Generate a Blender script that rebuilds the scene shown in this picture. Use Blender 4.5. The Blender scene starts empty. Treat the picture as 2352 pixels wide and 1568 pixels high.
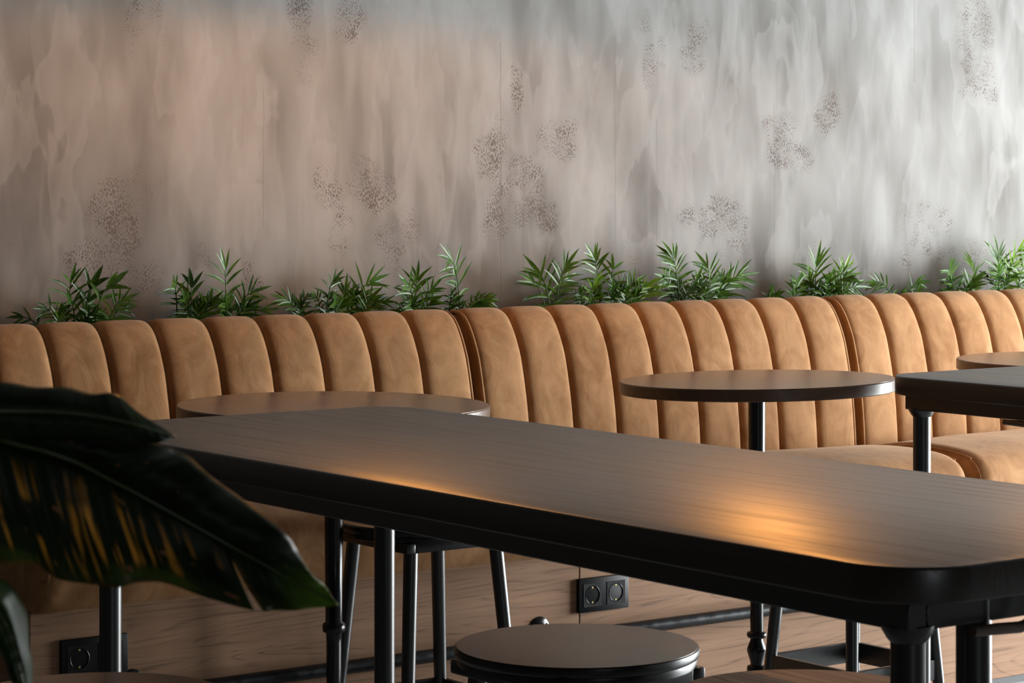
import bpy, bmesh, math, random
from mathutils import Vector, Matrix, noise

# ------------------------------------------------------------------ camera, light, exposure
scene = bpy.context.scene
COL = scene.collection
R = math.radians

cam_data = bpy.data.cameras.new('camera')
cam = bpy.data.objects.new('camera', cam_data)
COL.objects.link(cam)
cam.location = (0.0, 0.0, 1.35)
cam.rotation_euler = (R(90), 0, R(-36.4))
cam_data.sensor_width = 36.0
cam_data.lens = 86.9
cam_data.shift_y = -0.1484
cam_data.clip_start = 0.05
cam_data.dof.use_dof = True
cam_data.dof.focus_distance = 5.2
cam_data.dof.aperture_fstop = 18.0
scene.camera = cam

scene.view_settings.view_transform = 'Standard'
scene.view_settings.look = 'None'
scene.view_settings.gamma = 1.0
scene.view_settings.use_curve_mapping = False
scene.view_settings.exposure = 0.0
scene.cycles.use_denoising = True
scene.cycles.max_bounces = 4
scene.cycles.diffuse_bounces = 2
scene.cycles.glossy_bounces = 2
scene.cycles.transmission_bounces = 2
scene.cycles.use_adaptive_sampling = True
scene.cycles.adaptive_threshold = 0.05
scene.cycles.adaptive_min_samples = 22
scene.cycles.caustics_reflective = False
scene.cycles.caustics_refractive = False

world = bpy.data.worlds.new('daylight')
scene.world = world
world.use_nodes = True
wbg = world.node_tree.nodes['Background']
wbg.inputs['Color'].default_value = (0.72, 0.86, 1.0, 1)
wbg.inputs['Strength'].default_value = 0.35


def area_light(name, loc, target, sx, sy, power, color):
    d = bpy.data.lights.new(name, 'AREA')
    d.shape = 'RECTANGLE'
    d.size, d.size_y = sx, sy
    d.energy = power
    d.color = color
    o = bpy.data.objects.new(name, d)
    COL.objects.link(o)
    o.location = loc
    o.rotation_euler = (Vector(target) - Vector(loc)).to_track_quat('-Z', 'Y').to_euler()
    return o


# daylight coming in through the tall windows of the right-hand wall and the small window behind the camera
WINX = 8.0
area_light('daylight_side_window', (WINX - 0.06, 2.9, 0.95), (0, 2.9, 0.95), 3.2, 1.8, 560, (0.94, 0.985, 1.0))
area_light('daylight_rear_window', (0.9, -3.36, 1.6), (0.9, 0, 1.6), 1.0, 1.6, 14, (0.9, 0.96, 1.0))
LAMP_POWER = 27.0
LAMP_COLOR = (1.0, 0.39, 0.075)

# ------------------------------------------------------------------ helpers
def tag(o, label=None, cat=None, group=None, kind=None):
    if label: o['label'] = label
    if cat: o['category'] = cat
    if group: o['group'] = group
    if kind: o['kind'] = kind
    return o


def empty(name, loc=(0, 0, 0), rz=0.0):
    o = bpy.data.objects.new(name, None)
    o.empty_display_size = 0.05
    COL.objects.link(o)
    o.location = loc
    o.rotation_euler = (0, 0, rz)
    return o


def link(name, me, mat=None, parent=None, smooth=None):
    o = bpy.data.objects.new(name, me)
    COL.objects.link(o)
    if mat is not None and not me.materials:
        me.materials.append(mat)
    if smooth is not None:
        me.shade_smooth() if smooth else me.shade_flat()
        if smooth and smooth is not True:
            me.set_sharp_from_angle(angle=R(smooth))
    if parent is not None:
        o.parent = parent
    return o


def bm_obj(name, bm, mat=None, parent=None, smooth=None):
    me = bpy.data.meshes.new(name)
    bmesh.ops.recalc_face_normals(bm, faces=bm.faces)
    bm.to_mesh(me)
    bm.free()
    return link(name, me, mat, parent, smooth)


def add_box(bm, x0, x1, y0, y1, z0, z1, bevel=0.0, seg=2):
    vs = [bm.verts.new(p) for p in ((x0, y0, z0), (x1, y0, z0), (x1, y1, z0), (x0, y1, z0),
                                    (x0, y0, z1), (x1, y0, z1), (x1, y1, z1), (x0, y1, z1))]
    fs = [bm.faces.new([vs[i] for i in f]) for f in
          ((0, 3, 2, 1), (4, 5, 6, 7), (0, 1, 5, 4), (1, 2, 6, 5), (2, 3, 7, 6), (3, 0, 4, 7))]
    if bevel:
        es = set(e for f in fs for e in f.edges)
        bmesh.ops.bevel(bm, geom=list(es), offset=bevel, segments=seg, affect='EDGES', profile=0.5)


def box_obj(name, x0, x1, y0, y1, z0, z1, mat, parent=None, bevel=0.0, seg=2):
    bm = bmesh.new()
    add_box(bm, x0, x1, y0, y1, z0, z1, bevel, seg)
    return bm_obj(name, bm, mat, parent, 40 if bevel else False)


def add_lathe(bm, prof, n=48, cx=0, cy=0, cap=True):
    rings = []
    for r, z in prof:
        rings.append([bm.verts.new((cx + r * math.cos(2 * math.pi * i / n), cy + r * math.sin(2 * math.pi * i / n), z)) for i in range(n)])
    for a, b in zip(rings[:-1], rings[1:]):
        for i in range(n):
            j = (i + 1) % n
            bm.faces.new((a[i], a[j], b[j], b[i]))
    if cap:
        bm.faces.new(rings[0][::-1])
        bm.faces.new(rings[-1])


def lathe_obj(name, prof, mat, parent=None, n=48, cx=0, cy=0, smooth=35):
    bm = bmesh.new()
    add_lathe(bm, prof, n, cx, cy)
    return bm_obj(name, bm, mat, parent, smooth)


def add_tube(bm, pts, rad, n=12, cap=True):
    pts = [Vector(p) for p in pts]
    m = len(pts)
    rads = rad if isinstance(rad, (list, tuple)) else [rad] * m
    rings = []
    prev = None
    for i, p in enumerate(pts):
        t = (pts[min(i + 1, m - 1)] - pts[max(i - 1, 0)]).normalized()
        if prev is None:
            a = Vector((0, 0, 1)) if abs(t.z) < 0.9 else Vector((1, 0, 0))
            u = t.cross(a).normalized()
        else:
            u = (prev - t * prev.dot(t)).normalized()
        prev = u
        v = t.cross(u)
        rings.append([bm.verts.new(p + rads[i] * (u * math.cos(2 * math.pi * k / n) + v * math.sin(2 * math.pi * k / n))) for k in range(n)])
    for a, b in zip(rings[:-1], rings[1:]):
        for k in range(n):
            j = (k + 1) % n
            bm.faces.new((a[k], a[j], b[j], b[k]))
    if cap:
        bm.faces.new(rings[0][::-1])
        bm.faces.new(rings[-1])


def tube_obj(name, pts, rad, mat, parent=None, n=12, smooth=50):
    bm = bmesh.new()
    add_tube(bm, pts, rad, n)
    return bm_obj(name, bm, mat, parent, smooth)


def catmull(pts, per=4):
    out = []
    n = len(pts)
    for i in range(n - 1):
        p0, p1, p2, p3 = pts[max(i - 1, 0)], pts[i], pts[i + 1], pts[min(i + 2, n - 1)]
        for k in range(per):
            t = k / per
            out.append(tuple(0.5 * ((2 * b) + (-a + c) * t + (2 * a - 5 * b + 4 * c - d) * t * t + (-a + 3 * b - 3 * c + d) * t ** 3)
                             for a, b, c, d in zip(p0, p1, p2, p3)))
    out.append(tuple(pts[-1]))
    return out


# ------------------------------------------------------------------ materials
class NT:
    """short-hand for building node trees"""
    def __init__(self, name):
        self.m = bpy.data.materials.new(name)
        self.m.use_nodes = True
        self.t = self.m.node_tree
        self.b = self.t.nodes['Principled BSDF']
        self.out = self.t.nodes['Material Output']

    def n(self, typ, ins=None, **props):
        nd = self.t.nodes.new(typ)
        for k, v in props.items():
            setattr(nd, k, v)
        for k, v in (ins or {}).items():
            self.set(nd, k, v)
        return nd

    def set(self, nd, k, v):
        s = nd.inputs[k]
        if isinstance(v, bpy.types.NodeSocket):
            self.t.links.new(v, s)
        elif isinstance(v, bpy.types.Node):
            self.t.links.new(v.outputs[0], s)
        else:
            if isinstance(v, tuple) and len(v) == 3 and s.type == 'RGBA':
                v = v + (1,)
            s.default_value = v

    def p(self, **kw):
        for k, v in kw.items():
            self.set(self.b, k.replace('_', ' '), v)

    def math(self, op, a, b=None, clamp=False):
        nd = self.n('ShaderNodeMath', operation=op, use_clamp=clamp)
        self.set(nd, 0, a)
        if b is not None:
            self.set(nd, 1, b)
        return nd.outputs[0]

    def mapping(self, vec, scale=(1, 1, 1), rot=(0, 0, 0), loc=(0, 0, 0)):
        return self.n('ShaderNodeMapping', {'Vector': vec, 'Scale': scale, 'Rotation': rot, 'Location': loc}).outputs[0]

    def obj(self):
        return self.n('ShaderNodeTexCoord').outputs['Object']

    def noise(self, vec, scale, detail=3, rough=0.5, dist=0.0):
        return self.n('ShaderNodeTexNoise', {'Vector': vec, 'Scale': scale, 'Detail': detail, 'Roughness': rough, 'Distortion': dist}).outputs[0]

    def ramp(self, fac, stops):
        nd = self.n('ShaderNodeValToRGB', {'Fac': fac})
        el = nd.color_ramp.elements
        while len(el) < len(stops):
            el.new(0.5)
        for e, (pos, c) in zip(el, stops):
            e.position = pos
            e.color = (c, c, c, 1) if isinstance(c, (int, float)) else c + (1,)
        return nd.outputs[0]

    def mix(self, fac, a, b, blend='MIX'):
        nd = self.n('ShaderNodeMix', data_type='RGBA', blend_type=blend)
        self.set(nd, 0, fac)
        self.set(nd, 6, a)
        self.set(nd, 7, b)
        return nd.outputs[2]

    def bump(self, h, strength=0.3, dist=0.01):
        self.set(self.b, 'Normal', self.n('ShaderNodeBump', {'Height': h, 'Strength': strength, 'Distance': dist}).outputs[0])


def simple(name, col, rough=0.5, metal=0.0, spec=0.5, vary=0.0, scale=20.0):
    k = NT(name)
    if vary:
        f = k.noise(k.obj(), scale, 4)
        c = k.mix(f, tuple(x * (1 - vary) for x in col), tuple(min(1, x * (1 + vary)) for x in col))
        k.p(Base_Color=c)
        k.p(Roughness=k.ramp(f, [(0.3, max(0.02, rough - 0.06)), (0.7, rough + 0.06)]))
    else:
        k.p(Base_Color=col, Roughness=rough)
    k.p(Metallic=metal)
    k.b.inputs['Specular IOR Level'].default_value = spec
    return k.m


def wood(name, dark, light, axis, rough, fine=1.0, spec=0.5, contrast=(0.42, 0.62), bump=0.0, pore=0.5, ring=0.0, nring=16.0):
    """stained oak: soft figure, fine pores and cathedral growth-ring lines stretched along one axis"""
    k = NT(name)
    st = {'X': (1.0, 14, 14), 'Y': (14, 1.0, 14)}[axis]
    st2 = {'X': (2.5, 120, 120), 'Y': (120, 2.5, 120)}[axis]
    o = k.obj()
    fig = k.noise(k.mapping(o, tuple(s * fine for s in st)), 1.6, 3, 0.5, 0.7)
    por = k.noise(k.mapping(o, tuple(s * fine for s in st2)), 1.0, 2, 0.6, 0.2)
    f = k.ramp(fig, [(contrast[0], 0.0), (contrast[1], 1.0)])
    g = k.ramp(por, [(0.36, 0.0), (0.50, 1.0)])
    c = k.mix(f, dark, light)
    c = k.mix(k.math('MULTIPLY', k.math('SUBTRACT', 1.0, g), pore), c, tuple(x * 0.35 for x in dark))
    if ring:
        slow = k.noise(k.mapping(o, tuple(s * fine * 0.42 for s in st)), 1.3, 2, 0.45, 0.5)
        fr = k.math('FRACT', k.math('MULTIPLY', slow, nring))
        ln = k.math('MULTIPLY', k.ramp(fr, [(0.0, 0.0), (0.16, 1.0), (0.34, 0.0)]), k.ramp(por, [(0.35, 1.0), (0.62, 0.15)]))
        c = k.mix(k.math('MULTIPLY', ln, ring), c, tuple(x * 0.30 for x in dark))
    k.p(Base_Color=c)
    k.p(Roughness=k.ramp(g, [(0.0, min(1, rough + 0.07)), (1.0, rough)]) if pore > 0.1 else rough)
    k.b.inputs['Specular IOR Level'].default_value = spec
    if bump:
        k.bump(g, bump, 0.002)
    return k.m


M = {}
M['table_top'] = wood('dark_stained_oak', (0.014, 0.009, 0.006), (0.026, 0.016, 0.011), 'Y', 0.35, spec=0.7, bump=0.03, pore=0.45, ring=0.6, nring=14)
M['round_top'] = wood('brown_oak_veneer', (0.40, 0.220, 0.132), (0.44, 0.250, 0.156), 'X', 0.22, spec=0.45, pore=0.0, contrast=(0.15, 0.85))
M['round_edge'] = wood('brown_oak_edge', (0.10, 0.048, 0.024), (0.14, 0.070, 0.038), 'X', 0.34, spec=0.5, pore=0.2)
M['panel'] = wood('oak_panel', (0.31, 0.170, 0.094), (0.41, 0.235, 0.138), 'X', 0.55, spec=0.25, fine=1.2, pore=0.16, contrast=(0.30, 0.70), ring=0.55, nring=20)
M['stool_seat'] = wood('stool_veneer', (0.15, 0.085, 0.052), (0.19, 0.112, 0.070), 'X', 0.28, spec=0.4, pore=0.05, contrast=(0.2, 0.8))
M['stool_seat_grain'] = wood('stool_veneer_coarse_lit', (0.46, 0.215, 0.100), (0.62, 0.33, 0.170), 'Y', 0.5, spec=0.25, pore=0.35, ring=0.9, nring=34)  # coarse grain, with lamp light painted in as a brighter orange tone
M['black_wood'] = simple('black_lacquer_wood', (0.006, 0.006, 0.007), 0.30)
M['black_steel'] = simple('black_powder_coat', (0.0065, 0.0065, 0.0075), 0.30, spec=0.85)
M['cast_iron'] = simple('black_cast_iron', (0.008, 0.008, 0.009), 0.22)
M['rail'] = simple('worn_black_rail', (0.010, 0.011, 0.013), 0.30, vary=0.5, scale=45)
M['socket'] = simple('black_socket_plastic', (0.006, 0.006, 0.007), 0.45, spec=0.22)
M['socket_well'] = simple('socket_well_black', (0.0015, 0.0015, 0.0015), 0.6, spec=0.1)
M['socket_gloss'] = simple('socket_well_plastic', (0.006, 0.006, 0.007), 0.22)
M['brass'] = simple('brass_contact', (0.62, 0.50, 0.22), 0.35, metal=1.0)
M['screw'] = simple('steel_screw', (0.5, 0.5, 0.5), 0.3, metal=1.0)
M['hook'] = simple('bronze_hook', (0.09, 0.055, 0.038), 0.42, vary=0.2)
M['soil'] = simple('potting_soil', (0.020, 0.014, 0.010), 0.95, vary=0.5, scale=80)
M['planter'] = simple('dark_planter_board', (0.045, 0.036, 0.030), 0.7, vary=0.2)
M['pot'] = simple('charcoal_pot', (0.03, 0.03, 0.032), 0.6, vary=0.2)
M['pane'] = simple('window_glass', (1, 1, 1), 0.0)
M['pane'].node_tree.nodes['Principled BSDF'].inputs['Transmission Weight'].default_value = 1.0
M['frame'] = simple('graphite_window_frame', (0.03, 0.032, 0.035), 0.45)
M['dark_wall'] = simple('dark_plaster', (0.055, 0.050, 0.046), 0.85, vary=0.2, scale=3)
M['ceiling'] = simple('dark_ceiling_paint', (0.06, 0.058, 0.055), 0.9, vary=0.1, scale=4)
M['lamp_shade'] = simple('black_enamel_shade', (0.012, 0.012, 0.012), 0.4)
M['stem'] = simple('green_stem', (0.10, 0.20, 0.035), 0.45, vary=0.3)


def velvet():
    k = NT('camel_velvet')
    o = k.obj()
    big = k.noise(o, 5.5, 3, 0.55, 0.6)
    smear = k.noise(k.mapping(o, (9, 9, 5)), 1.6, 3, 0.6, 1.6)
    fine = k.noise(o, 420, 2, 0.6)
    f = k.math('ADD', k.math('MULTIPLY', big, 0.55), k.math('MULTIPLY', smear, 0.45))
    c = k.mix(k.ramp(f, [(0.36, 0.0), (0.64, 1.0)]), (0.30, 0.136, 0.048), (0.52, 0.278, 0.126))
    c = k.mix(k.ramp(fine, [(0.35, 0.0), (0.65, 1.0)]), k.mix(0.16, c, (0.12, 0.05, 0.02)), c)
    k.p(Base_Color=c, Roughness=0.82)
    k.b.inputs['Specular IOR Level'].default_value = 0.18
    k.b.inputs['Sheen Weight'].default_value = 0.25
    k.b.inputs['Sheen Roughness'].default_value = 0.45
    k.set(k.b, 'Sheen Tint', (1.0, 0.78, 0.58))
    k.bump(k.math('ADD', k.math('MULTIPLY', fine, 0.25), smear), 0.22, 0.004)
    return k.m


M['velvet'] = velvet()


def plaster():
    """trowelled concrete-look plaster: vertical drags, cloudy patches and dark prints of a textured roller"""
    k = NT('trowelled_plaster')
    o = k.obj()
    cloud = k.noise(k.mapping(o, (3.4, 1, 1.5)), 1.3, 2, 0.5, 0.0)
    drag = k.noise(k.mapping(o, (9, 1, 2.0)), 1.0, 3, 0.5, 0.0)
    fine = k.noise(k.mapping(o, (60, 1, 9)), 1.0, 2, 0.65, 0.0)
    flame = k.noise(k.mapping(o, (6.5, 1, 1.9), loc=(3, 0, 5)), 1.4, 2, 0.5, 0.0)
    wisp = k.noise(k.mapping(o, (4.2, 1, 1.1), loc=(9, 0, 2)), 1.5, 2, 0.5, 0.3)
    base = k.mix(k.ramp(cloud, [(0.36, 0.0), (0.64, 1.0)]), (0.175, 0.165, 0.152), (0.325, 0.32, 0.308))
    base = k.mix(k.ramp(drag, [(0.46, 0.0), (0.68, 0.5)]), base, (0.375, 0.368, 0.356))
    base = k.mix(k.ramp(flame, [(0.50, 0.0), (0.72, 0.45)]), base, (0.40, 0.392, 0.38))
    base = k.mix(k.ramp(wisp, [(0.485, 0.0), (0.51, 0.13), (0.57, 0.0)]), base, (0.44, 0.43, 0.415))
    base = k.mix(k.ramp(fine, [(0.28, 0.14), (0.44, 0.0)]), base, (0.26, 0.245, 0.23))
    facet = k.noise(k.mapping(o, (9, 1, 3.2), (0, R(12), 0), (4, 0, 8)), 1.0, 3, 0.5, 0.3)
    base = k.mix(k.ramp(facet, [(0.53, 0.0), (0.56, 0.24), (0.70, 0.08)]), base, (0.41, 0.40, 0.388))
    base = k.mix(k.ramp(facet, [(0.36, 0.28), (0.41, 0.20), (0.44, 0.0)]), base, (0.22, 0.21, 0.198))
    # roller prints: per-vertex mask on the wall mesh decides where, the dot lattice decides what
    mask = k.n('ShaderNodeAttribute', attribute_name='print').outputs['Fac']
    pick = k.n('ShaderNodeAttribute', attribute_name='print_angle').outputs['Fac']
    sep = k.n('ShaderNodeSeparateXYZ', {0: o})
    flat = k.n('ShaderNodeCombineXYZ', {0: sep.outputs[0], 1: sep.outputs[2]}).outputs[0]
    dist = k.n('ShaderNodeTexNoise', {'Vector': flat, 'Scale': 60.0, 'Detail': 1.0}, noise_dimensions='2D').outputs['Color']
    ow = k.n('ShaderNodeVectorMath', {0: flat, 1: k.n('ShaderNodeVectorMath', {0: dist, 'Scale': 0.008}, operation='SCALE').outputs[0]}, operation='ADD').outputs[0]
    v1 = k.n('ShaderNodeTexVoronoi', {'Vector': k.mapping(ow, (185, 105, 1), (0, 0, R(24))), 'Scale': 1.0, 'Randomness': 0.7}, voronoi_dimensions='2D').outputs['Distance']
    v2 = k.n('ShaderNodeTexVoronoi', {'Vector': k.mapping(ow, (175, 100, 1), (0, 0, R(-32))), 'Scale': 1.0, 'Randomness': 0.7}, voronoi_dimensions='2D').outputs['Distance']
    v = k.mix(k.math('GREATER_THAN', pick, 0.5), v1, v2)
    brk = k.noise(o, 26, 2, 0.6)
    thr = k.math('ADD', k.math('ADD', 0.0, k.math('MULTIPLY', mask, 0.52)), k.math('MULTIPLY', k.math('SUBTRACT', brk, 0.5), 0.9))
    dots = k.math('MULTIPLY', k.math('SUBTRACT', thr, v), 4.0, clamp=True)
    dots = k.math('MULTIPLY', dots, k.math('MULTIPLY', mask, 2.2, clamp=True), clamp=True)
    halo = k.math('MULTIPLY', mask, 0.22)
    c = k.mix(halo, base, (0.21, 0.18, 0.16))
    c = k.mix(k.math('MULTIPLY', dots, 0.8), c, (0.115, 0.090, 0.075))
    # hairline vertical joints left by the trowel
    x = k.n('ShaderNodeSeparateXYZ', {0: o}).outputs[0]
    z = k.n('ShaderNodeSeparateXYZ', {0: o}).outputs[2]
    wob = k.math('MULTIPLY', k.math('SUBTRACT', k.noise(k.mapping(o, (0.5, 0.5, 9)), 1.0, 3), 0.5), 0.012)
    line = None
    for cx, w, z0, z1 in ((3.943, .0016, 1.0, 1.75), (4.339, .0012, 1.2, 1.8), (4.491, .0011, 1.2, 1.55), (4.94, .0010, 1.0, 1.6), (5.523, .0018, 1.68, 2.1), (3.2, .0010, 1.25, 1.6), (4.02, .0010, 1.1, 1.4)):
        dx = k.math('ABSOLUTE', k.math('SUBTRACT', k.math('ADD', x, wob), cx))
        a = k.math('SUBTRACT', 1.0, k.math('DIVIDE', dx, w), clamp=True)
        a = k.math('MULTIPLY', a, k.math('MULTIPLY', k.math('GREATER_THAN', z, z0), k.math('LESS_THAN', z, z1)))
        line = a if line is None else k.math('MAXIMUM', line, a)
    c = k.mix(k.math('MULTIPLY', line, 0.6), c, (0.10, 0.085, 0.075))
    k.p(Base_Color=c)
    k.p(Roughness=0.85)
    k.b.inputs['Specular IOR Level'].default_value = 0.12
    k.bump(facet, 0.18, 0.008)
    return k.m


M['plaster'] = plaster()


def concrete_floor():
    k = NT('grey_screed')
    f = k.noise(k.obj(), 3.0, 5, 0.6)
    k.p(Base_Color=k.mix(f, (0.36, 0.36, 0.36), (0.46, 0.46, 0.455)), Roughness=0.3)
    return k.m


M['floor'] = concrete_floor()


def leaf_mat(name, dark, light, glow_streak=None, rough=0.34, trans=0.25, spots=0.0, spec=0.35):
    k = NT(name)
    o = k.obj()
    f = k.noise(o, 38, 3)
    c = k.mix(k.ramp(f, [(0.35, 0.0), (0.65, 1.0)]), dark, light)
    if glow_streak is not None:
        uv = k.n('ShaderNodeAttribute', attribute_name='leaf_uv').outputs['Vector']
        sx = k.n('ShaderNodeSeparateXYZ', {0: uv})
        # warm light painted into the colour as amber bands between the lateral veins
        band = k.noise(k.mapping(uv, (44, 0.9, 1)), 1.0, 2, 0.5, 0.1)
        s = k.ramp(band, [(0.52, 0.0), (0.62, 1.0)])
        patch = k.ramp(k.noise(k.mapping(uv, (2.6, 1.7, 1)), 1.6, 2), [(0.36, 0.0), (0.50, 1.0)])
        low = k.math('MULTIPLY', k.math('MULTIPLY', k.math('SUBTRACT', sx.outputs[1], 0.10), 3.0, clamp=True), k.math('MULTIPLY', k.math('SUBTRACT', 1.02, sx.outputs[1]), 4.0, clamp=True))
        tip_fade = k.math('MULTIPLY', k.math('SUBTRACT', 0.74, sx.outputs[0]), 4.0, clamp=True)
        s = k.math('MULTIPLY', k.math('MULTIPLY', s, patch), k.math('MULTIPLY', low, tip_fade))
        c = k.mix(s, c, glow_streak)
        green = k.math('MULTIPLY', k.math('SUBTRACT', sx.outputs[1], 0.70), 3.0, clamp=True)
        c = k.mix(k.math('MULTIPLY', green, k.ramp(patch, [(0.2, 1.0), (0.9, 0.25)])), c, (0.075, 0.13, 0.014))
        young = k.math('MULTIPLY', k.math('SUBTRACT', sx.outputs[0], 0.80), 6.0, clamp=True)
        c = k.mix(young, c, (0.095, 0.20, 0.012))
        edge = k.ramp(k.math('ABSOLUTE', sx.outputs[1]), [(0.955, 0.0), (1.0, 1.0)])
        c = k.mix(k.math('MULTIPLY', edge, k.ramp(k.noise(uv, 9, 2), [(0.45, 0.0), (0.6, 0.9)])), c, (0.30, 0.13, 0.03))
        sp = k.ramp(k.noise(k.mapping(uv, (16, 5, 1)), 1.5, 2, 0.4), [(0.70, 0.0), (0.735, 1.0)])
        c = k.mix(k.math('MULTIPLY', sp, spots), c, (0.24, 0.11, 0.05))
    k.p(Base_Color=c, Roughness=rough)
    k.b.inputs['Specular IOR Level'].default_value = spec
    tr = k.n('ShaderNodeBsdfTranslucent', {'Color': k.mix(0.35, c, light)})
    mx = k.n('ShaderNodeMixShader', {0: trans})
    k.t.links.new(k.b.outputs[0], mx.inputs[1])
    k.t.links.new(tr.outputs[0], mx.inputs[2])
    k.t.links.new(mx.outputs[0], k.out.inputs[0])
    return k.m


M['palm'] = leaf_mat('palm_leaflet', (0.040, 0.110, 0.012), (0.10, 0.215, 0.022), rough=0.32, trans=0.3)
M['palm_young'] = leaf_mat('palm_leaflet_young', (0.10, 0.22, 0.018), (0.20, 0.36, 0.030), rough=0.36, trans=0.35)
M['palm_old'] = leaf_mat('palm_leaflet_old', (0.024, 0.068, 0.012), (0.055, 0.125, 0.020), rough=0.28, trans=0.2)
M['big_leaf'] = leaf_mat('broad_leaf', (0.004, 0.009, 0.002), (0.009, 0.018, 0.003), glow_streak=(0.95, 0.42, 0.05), rough=0.45, trans=0.10, spots=0.9, spec=0.12)
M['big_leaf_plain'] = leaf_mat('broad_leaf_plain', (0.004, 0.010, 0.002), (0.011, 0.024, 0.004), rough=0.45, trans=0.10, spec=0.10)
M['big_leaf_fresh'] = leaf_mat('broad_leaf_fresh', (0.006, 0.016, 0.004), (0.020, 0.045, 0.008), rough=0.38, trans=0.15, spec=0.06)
M['midrib'] = simple('leaf_midrib', (0.035, 0.050, 0.010), 0.4, vary=0.2)

# ------------------------------------------------------------------ the room
WALL_Y = 5.40
tag(box_obj('floor', -4.2, WINX, -3.5, WALL_Y, -0.08, 0.0, M['floor']), kind='structure')
tag(box_obj('ceiling', -4.2, WINX, -3.5, WALL_Y, 3.2, 3.3, M['ceiling']), kind='structure')
tag(box_obj('wall_left', -4.3, -4.2, -3.5, WALL_Y, 0, 3.2, M['dark_wall']), kind='structure')

PRINTS = [
(2.768,1.318,0.044,0.064,-35,0.75),(2.868,1.361,0.05,0.053,-20,0.45),(2.797,1.258,0.05,0.058,20,0.95),(2.715,1.177,0.056,0.063,45,0.55),(2.797,1.17,0.065,0.058,20,0.85),(2.864,1.132,0.048,0.044,0,0.65),(2.874,1.75,0.054,0.064,0,0.5),(2.856,1.691,0.054,0.037,10,0.35),(3.31,1.8,0.037,0.045,0,0.65),(3.455,1.789,0.04,0.062,-20,0.7),(3.323,1.689,0.037,0.062,5,0.5),(3.349,1.69,0.021,0.056,0,0.4),(3.389,1.372,0.045,0.062,10,0.65),(3.502,1.373,0.061,0.062,0,0.6),(3.549,1.356,0.052,0.054,-30,0.85),(3.442,1.254,0.04,0.068,0,0.6),(3.488,1.254,0.054,0.068,0,0.45),(3.611,1.236,0.069,0.051,40,0.65),(3.576,1.162,0.036,0.051,10,0.55),(3.026,1.182,0.029,0.035,0,0.5),(3.172,1.125,0.027,0.046,15,0.55),(3.9,1.438,0.043,0.065,0,0.7),(3.929,1.274,0.038,0.088,0,0.6),(3.943,1.509,0.021,0.094,0,0.5),(4.002,1.622,0.023,0.065,5,0.65),(4.128,1.488,0.073,0.057,0,0.5),(4.166,1.476,0.034,0.06,20,0.6),(4.009,1.368,0.063,0.073,-35,0.7),(4.039,1.302,0.053,0.058,-20,0.85),(4.103,1.272,0.039,0.039,0,0.7),(4.446,1.824,0.025,0.032,10,0.55),(4.648,1.801,0.04,0.05,0,0.75),(4.462,1.701,0.022,0.062,0,0.55),(4.632,1.719,0.046,0.037,0,0.6),(4.51,1.715,0.016,0.062,0,0.4),(4.97,1.498,0.059,0.067,10,0.65),(5.013,1.447,0.074,0.046,-25,0.75),(5.158,1.572,0.054,0.055,35,0.65),(4.64,1.262,0.073,0.045,-25,0.65),(4.76,1.243,0.07,0.094,-8,0.65),(4.681,1.193,0.033,0.075,-15,0.7),(4.438,1.184,0.054,0.052,0,0.4),(5.784,1.878,0.079,0.109,10,0.6),(5.804,1.707,0.071,0.082,10,0.65),(5.784,1.809,0.079,0.082,0,0.45),(5.58,1.235,0.089,0.084,15,0.5),(5.676,1.139,0.086,0.049,0,0.45),(5.481,1.189,0.038,0.081,0,0.4),(5.784,1.144,0.071,0.047,0,0.5),(5.101,1.188,0.025,0.039,0,0.3),(2.505,1.252,0.041,0.062,0,0.35),(3.194,1.375,0.028,0.007,5,0.5),(4.832,1.153,0.027,0.051,-10,0.4)
]



def wall_back():
    """visible part finely meshed so the roller prints can be stored as a mask on its vertices"""
    me = bpy.data.meshes.new('wall_back')
    xs = [-4.2, 0.0, 1.5] + [2.2 + 0.011 * i for i in range(360)] + [6.6, 7.4, WINX]
    zs = [0.0, 0.5] + [0.92 + 0.011 * i for i in range(102)] + [2.3, 3.2]
    nx, nz = len(xs), len(zs)
    verts = [(x, WALL_Y, z) for z in zs for x in xs]
    faces = [(j * nx + i, j * nx + i + 1, (j + 1) * nx + i + 1, (j + 1) * nx + i) for j in range(nz - 1) for i in range(nx - 1)]
    # thickness behind
    b = len(verts)
    verts += [(-4.2, WALL_Y + .12, 0), (WINX, WALL_Y + .12, 0), (WINX, WALL_Y + .12, 3.2), (-4.2, WALL_Y + .12, 3.2)]
    faces.append((b + 1, b, b + 3, b + 2))
    me.from_pydata(verts, [], faces)
    pm = [0.0] * len(verts)
    pa = [0.0] * len(verts)
    for idx, (cx, cz, hx, hz, rot, st) in enumerate(PRINTS):
        hx, hz, st = hx * 1.25, hz * 1.2, min(1.0, st * 1.25)
        ca, sa = math.cos(R(rot)), math.sin(R(rot))
        rad = max(hx, hz) * 1.5
        for j, z in enumerate(zs):
            if abs(z - cz) > rad:
                continue
            for i, x in enumerate(xs):
                if abs(x - cx) > rad:
                    continue
                dx, dz = x - cx, z - cz
                u, v = (dx * ca + dz * sa) / hx, (-dx * sa + dz * ca) / hz
                d = (abs(u) ** 3 + abs(v) ** 3) ** (1 / 3)
                n = noise.noise(Vector((x * 14, idx * 3.1, z * 14))) * 0.35
                m = max(0.0, min(1.0, (1.12 - d + n) * 2.4)) * st * (0.8 + 0.6 * noise.noise(Vector((x * 9, 7 + idx, z * 9))))
                q = j * nx + i
                if m > pm[q]:
                    pm[q] = min(1.0, m)
                    pa[q] = float(idx % 2)
    for nm, dat in (('print', pm), ('print_angle', pa)):
        at = me.attributes.new(nm, 'FLOAT', 'POINT')
        at.data.foreach_set('value', dat)
    o = link('wall_back', me, M['plaster'])
    return tag(o, kind='structure')


wall_back()

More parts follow.
